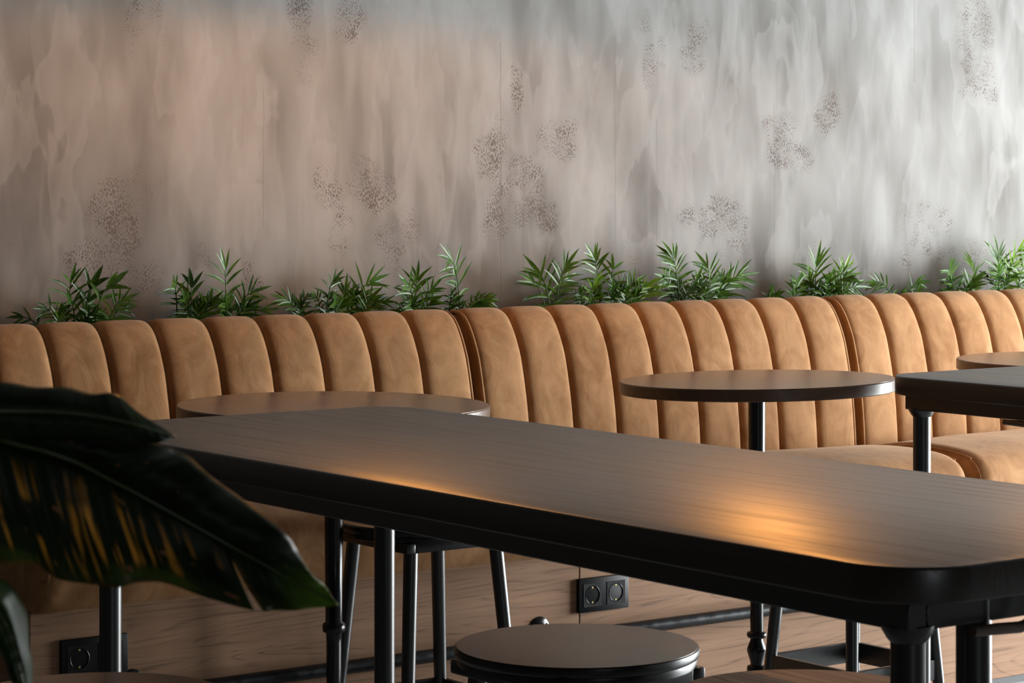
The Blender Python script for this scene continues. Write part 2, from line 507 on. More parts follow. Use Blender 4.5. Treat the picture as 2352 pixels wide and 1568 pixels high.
# right-hand wall: piers, sill and lintel around two floor-deep windows
bm = bmesh.new()
add_box(bm, WINX, WINX + .2, -3.5, 1.3, 0, 3.2)
add_box(bm, WINX, WINX + .2, 4.5, WALL_Y, 0, 3.2)
add_box(bm, WINX, WINX + .2, 1.3, 4.5, 0, 0.05)
add_box(bm, WINX, WINX + .2, 1.3, 4.5, 1.85, 3.2)
tag(bm_obj('wall_right', bm, M['dark_wall'], smooth=False), kind='structure')


def window(name, y0, y1, z0, z1, x):
    w = empty(name, (x, (y0 + y1) / 2, z0))
    h = (y1 - y0) / 2
    H = z1 - z0
    bm = bmesh.new()
    add_box(bm, 0, .06, -h, -h + .05, 0, H)
    add_box(bm, 0, .06, h - .05, h, 0, H)
    add_box(bm, 0, .06, -h + .05, h - .05, 0, .05)
    add_box(bm, 0, .06, -h + .05, h - .05, H - .05, H)
    bm_obj('window_frame', bm, M['frame'], w, False)
    box_obj('pane', .027, .033, -h + .05, h - .05, .05, H - .05, M['pane'], w)
    return tag(w, kind='structure')


for i in range(2):
    window('window_%d' % (i + 1), 1.3 + 1.6 * i, 2.9 + 1.6 * i, 0.05, 1.85, WINX + .05)
bm = bmesh.new()
add_box(bm, -4.2, 0.1, -3.6, -3.5, 0, 3.2)
add_box(bm, 1.7, WINX, -3.6, -3.5, 0, 3.2)
add_box(bm, 0.1, 1.7, -3.6, -3.5, 0, 0.8)
add_box(bm, 0.1, 1.7, -3.6, -3.5, 2.4, 3.2)
tag(bm_obj('wall_front', bm, M['dark_wall'], smooth=False), kind='structure')
w3 = window('window_3', -0.8, 0.8, 0.8, 2.4, 0)
w3.location = (0.9, -3.58, 0.8)
w3.rotation_euler = (0, 0, R(90))

# ------------------------------------------------------------------ banquettes
BACK = [(5.000, .560), (4.996, .636), (5.009, .783), (5.034, .904), (5.053, .957), (5.077, 1.000), (5.104, 1.028),
        (5.140, 1.039), (5.172, 1.030), (5.190, 1.000), (5.192, .900)]
BACK_F = catmull(BACK, 3)


def back_normals(pf):
    out = []
    for i in range(len(pf)):
        a, b = pf[max(i - 1, 0)], pf[min(i + 1, len(pf) - 1)]
        ty, tz = b[0] - a[0], b[1] - a[1]
        l = math.hypot(ty, tz)
        out.append((-tz / l, ty / l))
    return out


BACK_N = back_normals(BACK_F)


def rib_mesh(w, bulge=0.0115, cols=14, first=0.0):
    me = bpy.data.meshes.new('back_rib')
    vs, fs = [], []
    for (y, z), (ny, nz) in zip(BACK_F, BACK_N):
        flat = 1.0 - 0.85 * max(0.0, min(1.0, (y - 5.13) / .04))
        for c in range(cols + 1):
            u = -1 + 2 * c / cols
            u = math.copysign(abs(u) ** 0.8, u)
            k = bulge * (max(0.0, 1 - abs(u) ** 3.2)) ** 0.55
            k = (k - 0.004 * abs(u) ** 12) * flat
            vs.append(((u + 1) / 2 * w, y + ny * k, z + nz * k))
    n = cols + 1
    for r in range(len(BACK_F) - 1):
        for c in range(cols):
            fs.append((r * n + c, r * n + c + 1, (r + 1) * n + c + 1, (r + 1) * n + c))
    me.from_pydata(vs, [], fs)
    me.update()
    me.shade_smooth()
    me.materials.append(M['velvet'])
    return me


def seat_mesh(x0, x1, seed):
    """seat cushion: rounded section swept along the bench, pinched at both ends, with creases near the left end"""
    prof = [(4.590, .489), (4.572, .500), (4.560, .535), (4.556, .570), (4.562, .600), (4.578, .622), (4.605, .637), (4.65, .646),
            (4.73, .652), (4.82, .652), (4.92, .644), (4.985, .632), (5.01, .615), (5.01, .54), (5.01, .489)]
    prof = catmull(prof, 3)
    L = x1 - x0
    xs = []
    for i in range(9):
        xs.append(0.045 * (i / 8))
    xs += [0.045 + (L - 0.09) * i / 46 for i in range(1, 46)]
    xs += [L - 0.045 * (1 - i / 8) for i in range(9)]
    cyc, czc = 4.80, .565
    vs, fs = [], []
    n = len(prof)
    for x in xs:
        e = min(x, L - x)
        r = 0.045
        s = 1.0 if e >= r else math.sqrt(max(0.0, 1 - ((r - e) / r) ** 2))
        ins = 0.026 * (1 - s)
        crown = 1 - ((2 * x / L - 1) ** 2)
        for (y, z) in prof:
            dy, dz = y - cyc, z - czc
            yy = y - math.copysign(min(ins, abs(dy)), dy) * (1 if y < 4.99 else 0)
            zz = z - (ins if z > .56 else -ins * 0.1 if z > .495 else 0)
            top = max(0.0, min(1.0, (z - .60) / .04))
            zz += 0.008 * crown * top
            front = max(0.0, min(1.0, (4.64 - y) / .05)) * max(0.0, min(1.0, (z - .489) / .02))
            nz = noise.noise(Vector((x * 5 + seed, z * 5, y * 3)))
            cre = math.sin((x * 62 - (z - .49) * 55)) * math.exp(-x / 0.13) * max(0.0, 1 - (z - .489) / .11)
            yy += front * (0.006 * nz + 0.0065 * cre)
            zz += top * 0.004 * noise.noise(Vector((x * 4 + seed, y * 6, 1.3)))
            vs.append((x0 + x, yy, zz))
    for i in range(len(xs) - 1):
        for j in range(n):
            k = (j + 1) % n
            fs.append((i * n + j, i * n + k, (i + 1) * n + k, (i + 1) * n + j))
    fs.append(tuple(range(n))[::-1])
    fs.append(tuple((len(xs) - 1) * n + j for j in range(n)))
    me = bpy.data.meshes.new('seat_cushion')
    me.from_pydata(vs, [], fs)
    me.update()
    bm = bmesh.new(); bm.from_mesh(me); bmesh.ops.recalc_face_normals(bm, faces=bm.faces); bm.to_mesh(me); bm.free()
    me.shade_smooth()
    me.materials.append(M['velvet'])
    return me, prof


def banquette(x0, x1, widths, label, seed, xb=None):
    t = empty('banquette', ((x0 + x1) / 2, 4.9, 0))
    T = Matrix.Translation((-(x0 + x1) / 2, -4.9, 0))

    def part(o, parent=None):
        o.data.transform(T)
        o.parent = parent or t
        return o
    # oak plinth with recessed toe line
    base = part(box_obj('base_panel', x0, (xb or x1) - .002, 4.620, 5.19, 0.022, 0.489, M['panel'], bevel=.0015, seg=1))
    part(box_obj('toe_strip', x0 + .004, x1 - .006, 4.632, 5.15, 0.0, 0.022, M['black_wood']))
    me, prof = seat_mesh(x0 + .004, x1 - .004, seed)
    part(link('seat_cushion', me))
    for xe in (x0 + .016, x1 - .016):
        pts = [(xe, y - .0015 if y < 4.8 else y, z + .003) for y, z in prof if z > .50 and y < 4.99]
        pts = [(xe, y + (.012 if y < 4.6 else 0), z - (.011 if z > .58 else 0)) for _, y, z in pts]
        part(tube_obj('seat_piping', pts, .0035, M['velvet'], n=8))
    # padded back: solid body with flat cheeks, nine fluted ribs, piping at both ends
    bm = bmesh.new()
    ring = [(y + .006 * -ny * 1.0, z - .006 * nz) for (y, z), (ny, nz) in zip(BACK_F, BACK_N)]
    a = [bm.verts.new((x0 + .004, y, z)) for y, z in ring]
    b = [bm.verts.new((x1 - .004, y, z)) for y, z in ring]
    for i in range(len(ring) - 1):
        bm.faces.new((a[i], a[i + 1], b[i + 1], b[i]))
    bm.faces.new((a[-1], a[0], b[0], b[-1]))
    bm.faces.new(a[::-1]); bm.faces.new(b)
    part(bm_obj('back_body', bm, M['velvet'], smooth=False))
    x = x0
    for w in widths:
        me = rib_mesh(w)
        me.transform(Matrix.Translation((x, 0, 0)))
        part(link('back_rib', me))
        x += w
    for xe in (x0, x1):
        sgn = 1 if xe == x0 else -1
        pts = [(xe + sgn * .003, y + ny * .0015, z + nz * .0015) for (y, z), (ny, nz) in zip(BACK_F[2:], BACK_N[2:])]
        part(tube_obj('back_piping', pts, .0045, M['velvet'], n=8))
    return tag(t, label, 'sofa', 'camel velvet banquettes along the plaster wall')


banquette(2.190, 3.577, [2.306 - 2.190] + [(3.577 - 2.306) / 9] * 9, 'camel velvet banquette section at the left, partly behind the big dark leaf', 1.0, 3.606)
banquette(3.606, 4.876, [(4.876 - 3.606) / 9] * 9, 'camel velvet banquette section in the middle, behind the whole round table', 5.0, 4.905)
banquette(4.905, 6.175, [(6.175 - 4.905) / 9] * 9, 'camel velvet banquette section at the right edge, behind the dark table corner', 9.0)

# ------------------------------------------------------------------ planter trough behind the backs, with palms
tr = empty('planter_trough', (4.2, 5.295, 0))
def tpart(name, x0, x1, y0, y1, z0, z1, mat):
    o = box_obj(name, x0 - 4.2, x1 - 4.2, y0 - 5.295, y1 - 5.295, z0, z1, mat, tr)
    return o
tpart('front_board', 2.19, 6.4, 5.203, 5.213, 0, 1.005, M['planter'])
tpart('end_board', 2.19, 2.202, 5.213, 5.397, 0, 1.005, M['planter'])
tpart('end_board', 6.388, 6.4, 5.213, 5.397, 0, 1.005, M['planter'])
tpart('soil', 2.202, 6.388, 5.213, 5.397, 0.6, 0.965, M['soil'])
tag(tr, 'dark planter trough between banquette backs and plaster wall, full of palms', 'planter')

FRONDS = {
  'A': [(2.615,2.596,1.141,5,0.063,0.0092),(2.654,2.66,1.129,3,0.06,0.0175),(2.66,2.711,1.123,3,0.06,0.0176),(2.7,2.786,1.058,6,0.044,0.0094),(2.598,2.52,1.069,5,0.036,0.0091),(2.564,2.482,1.047,4,0.036,0.0091),(2.688,2.751,1.085,6,0.044,0.0093),(2.632,2.576,1.09,5,0.051,0.0092),(2.626,2.671,1.088,5,0.046,0.0093)],
  'B': [(2.91,2.857,1.119,5,0.042,0.0094),(2.922,2.92,1.121,4,0.046,0.0137),(2.946,2.97,1.08,6,0.045,0.0095),(2.946,3.006,1.073,6,0.045,0.0096),(2.934,2.898,1.084,6,0.044,0.0095),(2.946,2.934,1.091,6,0.04,0.0095),(3.025,3.012,1.162,5,0.06,0.0106),(3.031,3.107,1.095,7,0.052,0.0097),(3.055,3.136,1.047,4,0.043,0.0097),(3.043,3.08,1.066,5,0.047,0.0096),(3.031,2.994,1.079,5,0.043,0.0096)],
  'C': [(3.243,3.169,1.074,7,0.043,0.0097),(3.307,3.335,1.123,6,0.04,0.0099),(3.345,3.3,1.071,6,0.039,0.0099),(3.255,3.23,1.062,6,0.039,0.0098),(3.332,3.371,1.069,6,0.044,0.0099)],
  'C2': [(3.398,3.483,1.113,6,0.058,0.0111),(3.384,3.384,1.096,6,0.049,0.0099),(3.424,3.497,1.049,6,0.045,0.01),(3.411,3.444,1.078,6,0.044,0.01),(3.398,3.358,1.064,5,0.04,0.0099)],
  'D': [(3.591,3.591,1.125,7,0.052,0.0101),(3.584,3.51,1.108,6,0.047,0.0101),(3.598,3.646,1.095,6,0.045,0.0102),(3.571,3.524,1.042,5,0.04,0.0101),(3.605,3.632,1.062,5,0.041,0.0102)],
  'D2': [(3.736,3.642,1.166,6,0.063,0.0102),(3.739,3.722,1.126,3,0.039,0.0103),(3.75,3.834,1.054,6,0.035,0.0104),(3.708,3.694,1.06,5,0.039,0.0102),(3.736,3.771,1.058,6,0.037,0.0103)],
  'E': [(4.03,3.986,1.132,5,0.072,0.0128),(4.037,4.081,1.149,7,0.059,0.0106),(4.025,3.949,1.1,4,0.058,0.0105),(4.044,4.119,1.102,5,0.052,0.0106)],
  'F': [(4.232,4.194,1.168,9,0.052,0.0107),(4.149,4.149,1.101,5,0.047,0.0107),(4.232,4.27,1.138,4,0.053,0.0108),(4.263,4.324,1.092,7,0.05,0.0108),(4.293,4.355,1.085,7,0.051,0.0108),(4.278,4.247,1.081,7,0.05,0.0107),(4.217,4.171,1.077,7,0.047,0.0107),(4.309,4.387,1.066,7,0.051,0.0109),(4.263,4.286,1.086,7,0.048,0.0108)],
  'G': [(4.481,4.442,1.168,9,0.058,0.0121),(4.529,4.537,1.103,5,0.044,0.011),(4.61,4.581,1.137,7,0.057,0.0111),(4.61,4.745,1.095,8,0.067,0.0112),(4.481,4.394,1.102,7,0.053,0.0109),(4.546,4.61,1.085,7,0.054,0.0111),(4.627,4.692,1.052,6,0.055,0.0112),(4.497,4.481,1.088,7,0.049,0.011),(4.61,4.659,1.096,6,0.054,0.0111)],
  'H': [(4.812,4.789,1.054,4,0.035,0.0113),(4.812,4.839,1.047,4,0.033,0.0113),(4.816,4.814,1.058,3,0.03,0.0113)],
  'H2': [(4.928,4.856,1.07,4,0.05,0.0113),(4.902,4.885,1.089,4,0.045,0.0113),(4.937,4.983,1.077,5,0.048,0.0114)],
  'I': [(5.023,5.008,1.145,7,0.074,0.0115),(5.102,5.131,1.122,7,0.059,0.0116),(5.05,5.209,1.048,8,0.067,0.0117),(5.05,5.156,1.086,8,0.062,0.0116),(5.015,4.98,1.09,7,0.058,0.0114),(5.058,5.094,1.077,8,0.059,0.0115),(5.041,5.032,1.088,7,0.054,0.0115),(5.05,5.182,1.021,6,0.057,0.0116)],
  'J': [(5.346,5.242,1.068,6,0.039,0.0117),(5.337,5.318,1.046,3,0.026,0.0118)],
  'J2': [(5.383,5.457,1.063,6,0.04,0.0119),(5.392,5.41,1.043,3,0.026,0.0118)],
  'K': [(5.58,5.513,1.114,7,0.053,0.0119),(5.676,5.691,1.121,7,0.059,0.0121),(5.599,5.637,1.075,6,0.054,0.0121),(5.561,5.542,1.064,6,0.048,0.012),(5.628,5.676,1.048,6,0.048,0.0121)],
  'L': [(5.773,5.77,1.157,8,0.068,0.0122),(5.793,5.853,1.163,8,0.068,0.0123),(5.773,5.719,1.098,7,0.059,0.0121),(5.833,5.897,1.125,7,0.066,0.0123),(5.793,5.813,1.11,7,0.06,0.0122),(5.873,5.933,1.097,7,0.06,0.0123)],
}


PALM_LABELS = {
    'A': 'leftmost small palm, dark and broad-leaved, above the left end of the banquette',
    'B': 'bushy palm with one tall V-shaped frond, second clump from the left',
    'C': 'low palm with a slim upright fan frond, third clump from the left',
    'C2': 'small palm leaning right, just left of the spindly palm',
    'D': 'small drooping palm left of the tallest bare-stemmed frond, left of first banquette gap',
    'D2': 'spindly palm with one long leaning frond, right above first banquette gap',
    'E': 'airy palm of two open fans, first right of the bare wall gap',
    'F': 'dense bushy palm with a tall feathery frond, centre of the middle banquette',
    'G': 'wide palm with silvery upright frond and frond sweeping right, over round table',
    'H': 'tiny palm sprout above the right half of the middle banquette',
    'H2': 'thin small palm immediately left of the bright bushy one near second gap',
    'I': 'bright bushy palm above the second gap between banquettes',
    'J': 'single small arching frond bending left, right of second banquette gap',
    'J2': 'single small arching frond bending right, over the right-hand banquette',
    'K': 'yellow-green medium palm, second clump from the right edge',
    'L': 'tall full palm at the right edge of the photo',
}


def leaflet(bm, base, d, up, L, w, droop, seg=4):
    """one lanceolate leaflet with a folded midline"""
    d = d.normalized()
    side = d.cross(up)
    side = side.normalized() if side.length > 1e-4 else Vector((1, 0, 0))
    nrm = side.cross(d).normalized()
    rows = []
    for i in range(seg + 1):
        t = i / seg
        c = base + d * (L * t) + Vector((0, 0, -1)) * (droop * L * t * t)
        ww = w * (math.sin(math.pi * min(1, 0.10 + 0.90 * t) ** 0.8)) * 0.5 if i < seg else 0.0
        if i == seg:
            rows.append((bm.verts.new(c),))
        else:
            ww = max(ww, w * 0.08)
            rows.append((bm.verts.new(c - side * ww + nrm * ww * 0.30), bm.verts.new(c), bm.verts.new(c + side * ww + nrm * ww * 0.30)))
    for a, b in zip(rows[:-1], rows[1:]):
        if len(b) == 3:
            bm.faces.new((a[0], a[1], b[1], b[0]))
            bm.faces.new((a[1], a[2], b[2], b[1]))
        else:
            bm.faces.new((a[0], a[1], b[0]))
            bm.faces.new((a[1], a[2], b[0]))


def frond(rng, parent, origin, xb, xt, zt, n, L, w, mat):
    bm = bmesh.new()
    yb = 5.30 + rng.uniform(-.03, .03)
    yt = 5.285 + rng.uniform(-.055, .045)
    if zt > 1.10:
        yt = min(yt, 5.32)
    p0 = Vector((xb, yb, .95))
    p2 = Vector((xt, yt, zt))
    lean = abs(xt - xb)
    p1 = Vector((xb + (xt - xb) * 0.25, (yb + yt) / 2, zt + lean * 0.10))
    if lean > 0.05:
        p1.z = zt + lean * 0.35
    def P(t):
        return p0 * (1 - t) ** 2 + p1 * (2 * t * (1 - t)) + p2 * t * t
    def T(t):
        return ((p1 - p0) * (1 - t) + (p2 - p1) * t).normalized()
    # the tip of the last leaflet pair marks the frond's tip, so the rachis stops short of it
    tt = max(0.45, 1 - 0.55 * L / max(0.03, (p2 - p0).length))
    pts = [P(tt * i / 10) for i in range(11)]
    add_tube(bm, pts, [0.0022 - 0.0012 * i / 10 for i in range(11)], 5, cap=False)
    face = Vector((rng.uniform(-.3, .3), -1, rng.uniform(-.1, .5))).normalized()
    for i in range(n):
        f = i / max(1, n - 1)
        t = tt * (0.36 + 0.64 * f)
        b, tg = P(t), T(t)
        sd = tg.cross(face).normalized()
        ang = R(62 - 34 * f)
        LL = L * (0.72 + 0.28 * math.sin(math.pi * (0.2 + 0.7 * f)))
        for s in (-1, 1):
            a = ang + R(rng.uniform(-9, 9))
            d = tg * math.cos(a) + sd * s * math.sin(a) + face * rng.uniform(-.25, .30)
            leaflet(bm, b + Vector((0, 0, rng.uniform(-.002, .002))), d, face, LL * rng.uniform(.85, 1.08), w * rng.uniform(.6, .85), rng.uniform(.05, .30) + 0.15 * (1 - f))
    leaflet(bm, P(tt), T(tt) + Vector((rng.uniform(-.2, .2), 0, 0)), face, L * 0.85, w, 0.08)
    for v in bm.verts:
        if v.co.y > WALL_Y - .006:
            v.co.y = WALL_Y - .006
        if v.co.y < 5.216 and v.co.z < 1.03:
            v.co.y = 5.216
    bm.transform(Matrix.Translation(-Vector(origin)))
    o = bm_obj('frond', bm, mat, parent, True)
    return o


FILL = {'A': 5, 'B': 6, 'C': 4, 'C2': 4, 'D': 3, 'D2': 3, 'E': 0, 'F': 8, 'G': 7, 'I': 7, 'K': 5, 'L': 6}
for key, fr in FRONDS.items():
    rng = random.Random(sum(ord(c) * (i + 3) for i, c in enumerate(key)) * 7)
    xs = [f[0] for f in fr]
    org = (sum(xs) / len(xs), 5.30, .95)
    pl = empty('parlor_palm', org)
    for i, (xb, xt, zt, n, L, w) in enumerate(fr):
        mat = M['palm_old'] if key in ('A', 'B', 'C') and i % 2 else M['palm_young'] if (key in ('F', 'I', 'K', 'L') and i % 3 == 1) else M['palm']
        frond(rng, pl, org, xb, xt, zt, n, L * 1.4, w * .95, mat)
    for i in range(FILL.get(key, 0)):
        xb = rng.choice(xs) + rng.uniform(-.01, .01)
        xt = xb + rng.uniform(-.07, .07)
        frond(rng, pl, org, xb, xt, rng.uniform(1.055, 1.09), 6, rng.uniform(.035, .05), .0085, rng.choice([M['palm'], M['palm_old'], M['palm']]))
    tag(pl, PALM_LABELS[key], 'plant', 'small palms in the trough behind the banquettes')

# ------------------------------------------------------------------ sockets and foot rail on the plinth
def socket(loc, label):
    t = empty('double_socket', loc)
    bm = bmesh.new()
    add_box(bm, -.076, .076, -.0105, .0, -.0405, .0405, bevel=.0022, seg=2)
    bm_obj('cover_frame', bm, M['socket'], t, 40)
    for sx in (-.0355, .0355):
        ins = empty('socket_insert', (sx, -.0105, 0))
        ins.parent = t
        # square plate with a round well sunk into it
        bm = bmesh.new()
        n = 40
        sq, rim, well, floor_ = [], [], [], []
        for i in range(n):
            a = 2 * math.pi * i / n
            c, s = math.cos(a), math.sin(a)
            q = .0275 / max(abs(c), abs(s))
            sq.append(bm.verts.new((c * q, -.0012, s * q)))
            rim.append(bm.verts.new((c * .0215, -.0012, s * .0215)))
            well.append(bm.verts.new((c * .0205, .0, s * .0205)))
            floor_.append(bm.verts.new((c * .0195, .0085, s * .0195)))
        back = [bm.verts.new((v.co.x, .0, v.co.z)) for v in sq]
        for ra, rb in ((back, sq), (sq, rim), (rim, well), (well, floor_)):
            for i in range(n):
                j = (i + 1) % n
                bm.faces.new((ra[i], ra[j], rb[j], rb[i]))
        bm_obj('insert_plate', bm, M['socket'], ins, 40)
        bm = bmesh.new()
        add_lathe(bm, [(.0198, 0), (.0198, .002)], 40)
        bm.transform(Matrix.Translation((0, .0078, 0)) @ Matrix.Rotation(R(-90), 4, 'X'))
        bm_obj('socket_well', bm, M['socket_well'], ins, 30)
        lip = [(.0213 * math.cos(a), -.0014, .0213 * math.sin(a)) for a in [2 * math.pi * i / 40 for i in range(41)]]
        tube_obj('well_rim', lip, .0007, M['socket_gloss'], ins, n=6)
        for sz in (-1, 1):
            box_obj('earth_contact', -.0022, .0022, -.0006, .004, sz * .0175 - .0022, sz * .0175 + .0022, M['brass'], ins)
            lathe = bmesh.new()
            add_lathe(lathe, [(.0026, 0), (.0026, .0012)], 12)
            lathe.transform(Matrix.Translation((sz * .0095, .0076, 0)) @ Matrix.Rotation(R(90), 4, 'X'))
            bm_obj('pin_hole', lathe, M['socket_gloss'], ins, False)
    return tag(t, label, 'socket', 'black double sockets on the oak plinth')


socket((2.331, 4.6195, .388), 'black double socket at far left on the oak plinth, half behind a table leg')
socket((3.671, 4.6195, .388), 'black double wall socket on the oak plinth above the round stool')

rail = empty('foot_rail', (4.2, 4.555, 0))
RZ = .308
tube_obj('rail', [(x - 4.2, 0, RZ) for x in (2.30, 2.8, 3.3, 3.8, 4.3, 4.8, 5.3, 6.1)], .0155, M['rail'], rail, n=20)
for cx in (2.30, 6.1):
    o = lathe_obj('end_cap', [(.0, -.008), (.010, -.007), (.0162, -.001), (.0162, .010)], M['rail'], rail, n=20)
    o.rotation_euler = (0, R(90) if cx < 4 else R(-90), 0)
    o.location = (cx - 4.2, 0, RZ)
for bx in (2.42, 3.485, 4.55, 5.62):
    st = tube_obj('standoff', [(bx - 4.2, 0, RZ), (bx - 4.2, .03, RZ), (bx - 4.2, .064, RZ)], .0075, M['rail'], rail, n=12)
    bm = bmesh.new()
    add_lathe(bm, [(.010, -.012), (.014, -.008), (.024, -.006), (.0285, -.003), (.0290, 0)], 36)
    bm.transform(Matrix.Translation((bx - 4.2, .0648, RZ + .014)) @ Matrix.Rotation(R(-90), 4, 'X'))
    fl = bm_obj('flange', bm, M['cast_iron'], rail, 30)
    # profile runs along local z, so flip to face the room
    for a in (30, 150, 270):
        bm = bmesh.new()
        add_lathe(bm, [(.0034, 0), (.0034, .0012), (.002, .0026)], 12)
        bm.transform(Matrix.Translation((bx - 4.2 + .0195 * math.cos(R(a)), (.0585), RZ + .014 + .0195 * math.sin(R(a)))) @ Matrix.Rotation(R(90), 4, 'X'))
        bm_obj('screw', bm, M['screw'], rail, 30)
tag(rail, 'worn black foot rail running low along the oak plinth', 'foot rail')

# ------------------------------------------------------------------ long dark tables
def rounded_rect(x0, x1, y0, y1, r, seg=10):
    pts = []
    for cx, cy, a0 in ((x1 - r, y0 + r, -90), (x1 - r, y1 - r, 0), (x0 + r, y1 - r, 90), (x0 + r, y0 + r, 180)):
        for i in range(seg + 1):
            a = R(a0 + 90 * i / seg)
            pts.append((cx + r * math.cos(a), cy + r * math.sin(a)))
    return pts


def add_slab(bm, pts, z0, z1, bev):
    """slab with a small rounded arris: rings stacked from the underside up"""
    n = len(pts)
    cx = sum(p[0] for p in pts) / n
    cy = sum(p[1] for p in pts) / n
    nr = []
    for i in range(n):
        a, b = Vector(pts[i - 1]), Vector(pts[(i + 1) % n])
        t = (b - a).normalized()
        nr.append(Vector((t.y, -t.x)))
    rings = []
    prof = [(bev, z0)] + [(bev * (1 - math.sin(R(q))), z0 + bev * (1 - math.cos(R(q)))) for q in (30, 60, 90)] \
        + [(bev * (1 - math.cos(R(q))), z1 - bev * (1 - math.sin(R(q)))) for q in (0, 30, 60, 90)]
    for ins, z in prof:
        rings.append([bm.verts.new((p[0] - nn.x * ins, p[1] - nn.y * ins, z)) for p, nn in zip(pts, nr)])
    for a, b in zip(rings[:-1], rings[1:]):
        for i in range(n):
            j = (i + 1) % n
            bm.faces.new((a[i], a[j], b[j], b[i]))
    bm.faces.new(rings[0][::-1])
    bm.faces.new(rings[-1])


TZ, TH = .930, .042


def long_table(x0, x1, y0, y1, label, conduit=False, hooks=()):
    cx, cy = (x0 + x1) / 2, (y0 + y1) / 2
    hx, hy = (x1 - x0) / 2, (y1 - y0) / 2
    t = empty('communal_table', (cx, cy, 0))
    bm = bmesh.new()
    add_slab(bm, rounded_rect(-hx, hx, -hy, hy, .10), TZ - TH, TZ, .004)
    bm_obj('tabletop', bm, M['table_top'], t, 35)
    zb = TZ - TH - .035
    ins = .045
    for nm, a in (('apron_rail', (-hx + ins, -hx + ins + .03, -hy + ins, hy - ins)), ('apron_rail', (hx - ins - .03, hx - ins, -hy + ins, hy - ins)),
                  ('apron_rail', (-hx + ins + .03, hx - ins - .03, -hy + ins, -hy + ins + .03)), ('apron_rail', (-hx + ins + .03, hx - ins - .03, hy - ins - .03, hy - ins))):
        box_obj(nm, a[0], a[1], a[2], a[3], zb, TZ - TH, M['black_steel'], t, bevel=.002, seg=1)
    for sx in (-1, 1):
        for sy in (-1, 1):
            lx, ly = sx * (hx - .072), sy * (hy - .072)
            leg = lathe_obj('leg', [(.0175, .004), (.0195, .25), (.0200, zb + .002)], M['black_steel'], t, n=32, cx=lx, cy=ly)
            lathe_obj('leg_foot', [(.021, 0), (.021, .008), (.0175, .010)], M['black_wood'], leg, n=24, cx=lx, cy=ly)
            bm = bmesh.new()
            add_lathe(bm, [(.0205, zb - .016), (.024, zb - .012), (.030, zb - .002), (.031, zb + .004)], 32, lx, ly)
            bm_obj('leg_collar', bm, M['black_steel'], leg, 40)
    if conduit:
        lx, ly = 2.127 - cx, 1.985 - cy
        c = lathe_obj('cable_conduit', [(.0205, .004), (.0205, zb + .03)], M['black_steel'], t, n=32, cx=lx, cy=ly)
    for px, py, dx, dy in hooks:
        q = Vector((px - cx, py - cy, 0))
        d = Vector((dx, dy, 0))
        pts = [q + Vector((0, 0, .849)), q + d * .04 + Vector((0, 0, .848)), q + d * .078 + Vector((0, 0, .846)), q + d * .090 + Vector((0, 0, .848)),
               q + d * .098 + Vector((0, 0, .854)), q + d * .100 + Vector((0, 0, .862)), q + d * .100 + Vector((0, 0, .888))]
        tube_obj('bag_hook', pts, [.0058, .0068, .0068, .0068, .0068, .0066, .0066], M['hook'], t, n=14)
    return tag(t, label, 'table', 'long dark communal tables')


long_table(1.955, 2.680, 1.920, 4.020, 'long dark wooden communal table with warm lamp reflections, in the foreground', True, [(2.083, 1.945, 1, 0)])
long_table(3.990, 4.715, 1.920, 4.020, 'dark communal table cut off by the right edge, one corner and leg visible', False, [(4.015, 3.66, 0.2, -1)])

# ------------------------------------------------------------------ round pedestal tables
def round_table(x, y, z, label, tilt=(0, 0)):
    t = empty('round_table', (x, y, 0))
    r = .325
    bm = bmesh.new()
    add_lathe(bm, [(r - .010, -.0278), (r - .003, -.028), (r, -.026), (r, -.002), (r - .0015, 0), (r - .010, -.0002)], 96, cap=False)
    rim = bm_obj('table_edge', bm, M['round_edge'], t, 30)
    bm = bmesh.new()
    add_lathe(bm, [(r - .008, -.0270), (r - .008, -.001), (r - .0022, -.0002), (r - .0022, .0006)], 96)
    top = bm_obj('tabletop', bm, M['round_top'], t, 30)
    for o in (rim, top):
        o.location = (0, 0, z)
        o.rotation_euler = (tilt[0], tilt[1], 0)
    zt = z - .032
    col = [(.0152, .05), (.0152, .205), (.0225, .209), (.0240, .2175), (.0225, .226), (.0150, .229), (.0160, .238), (.0225, .258), (.0236, .264), (.0215, .272),
           (.0160, .285), (.0150, .291), (.0225, .294), (.0240, .2995), (.0225, .305), (.0155, .308), (.0158, .41), (.0165, .428), (.0232, .432), (.0245, .440), (.0232, .448), (.0175, .452), (.0190, .60), (.0205, zt - .01), (.0205, zt)]
    lathe_obj('pedestal', col, M['cast_iron'], t, n=32, smooth=60)
    lathe_obj('mounting_plate', [(.03, zt - .012), (.075, zt - .004), (.075, zt)], M['black_steel'], t, n=32)
    lathe_obj('foot', [(.078, 0), (.078, .010), (.05, .022), (.03, .040), (.018, .055)], M['cast_iron'], t, n=48)
    return tag(t, label, 'table', 'round brown pedestal tables along the banquette')


round_table(2.752, 4.357, .9028, 'round brown table half hidden behind the far end of the long table', (R(0.4), R(0.25)))
round_table(3.928, 4.354, .902, 'round brown table seen whole in front of the middle banquette', (R(-0.9), R(-0.65)))
round_table(5.075, 4.354, .902, 'round brown table at the right edge, only its left part visible')

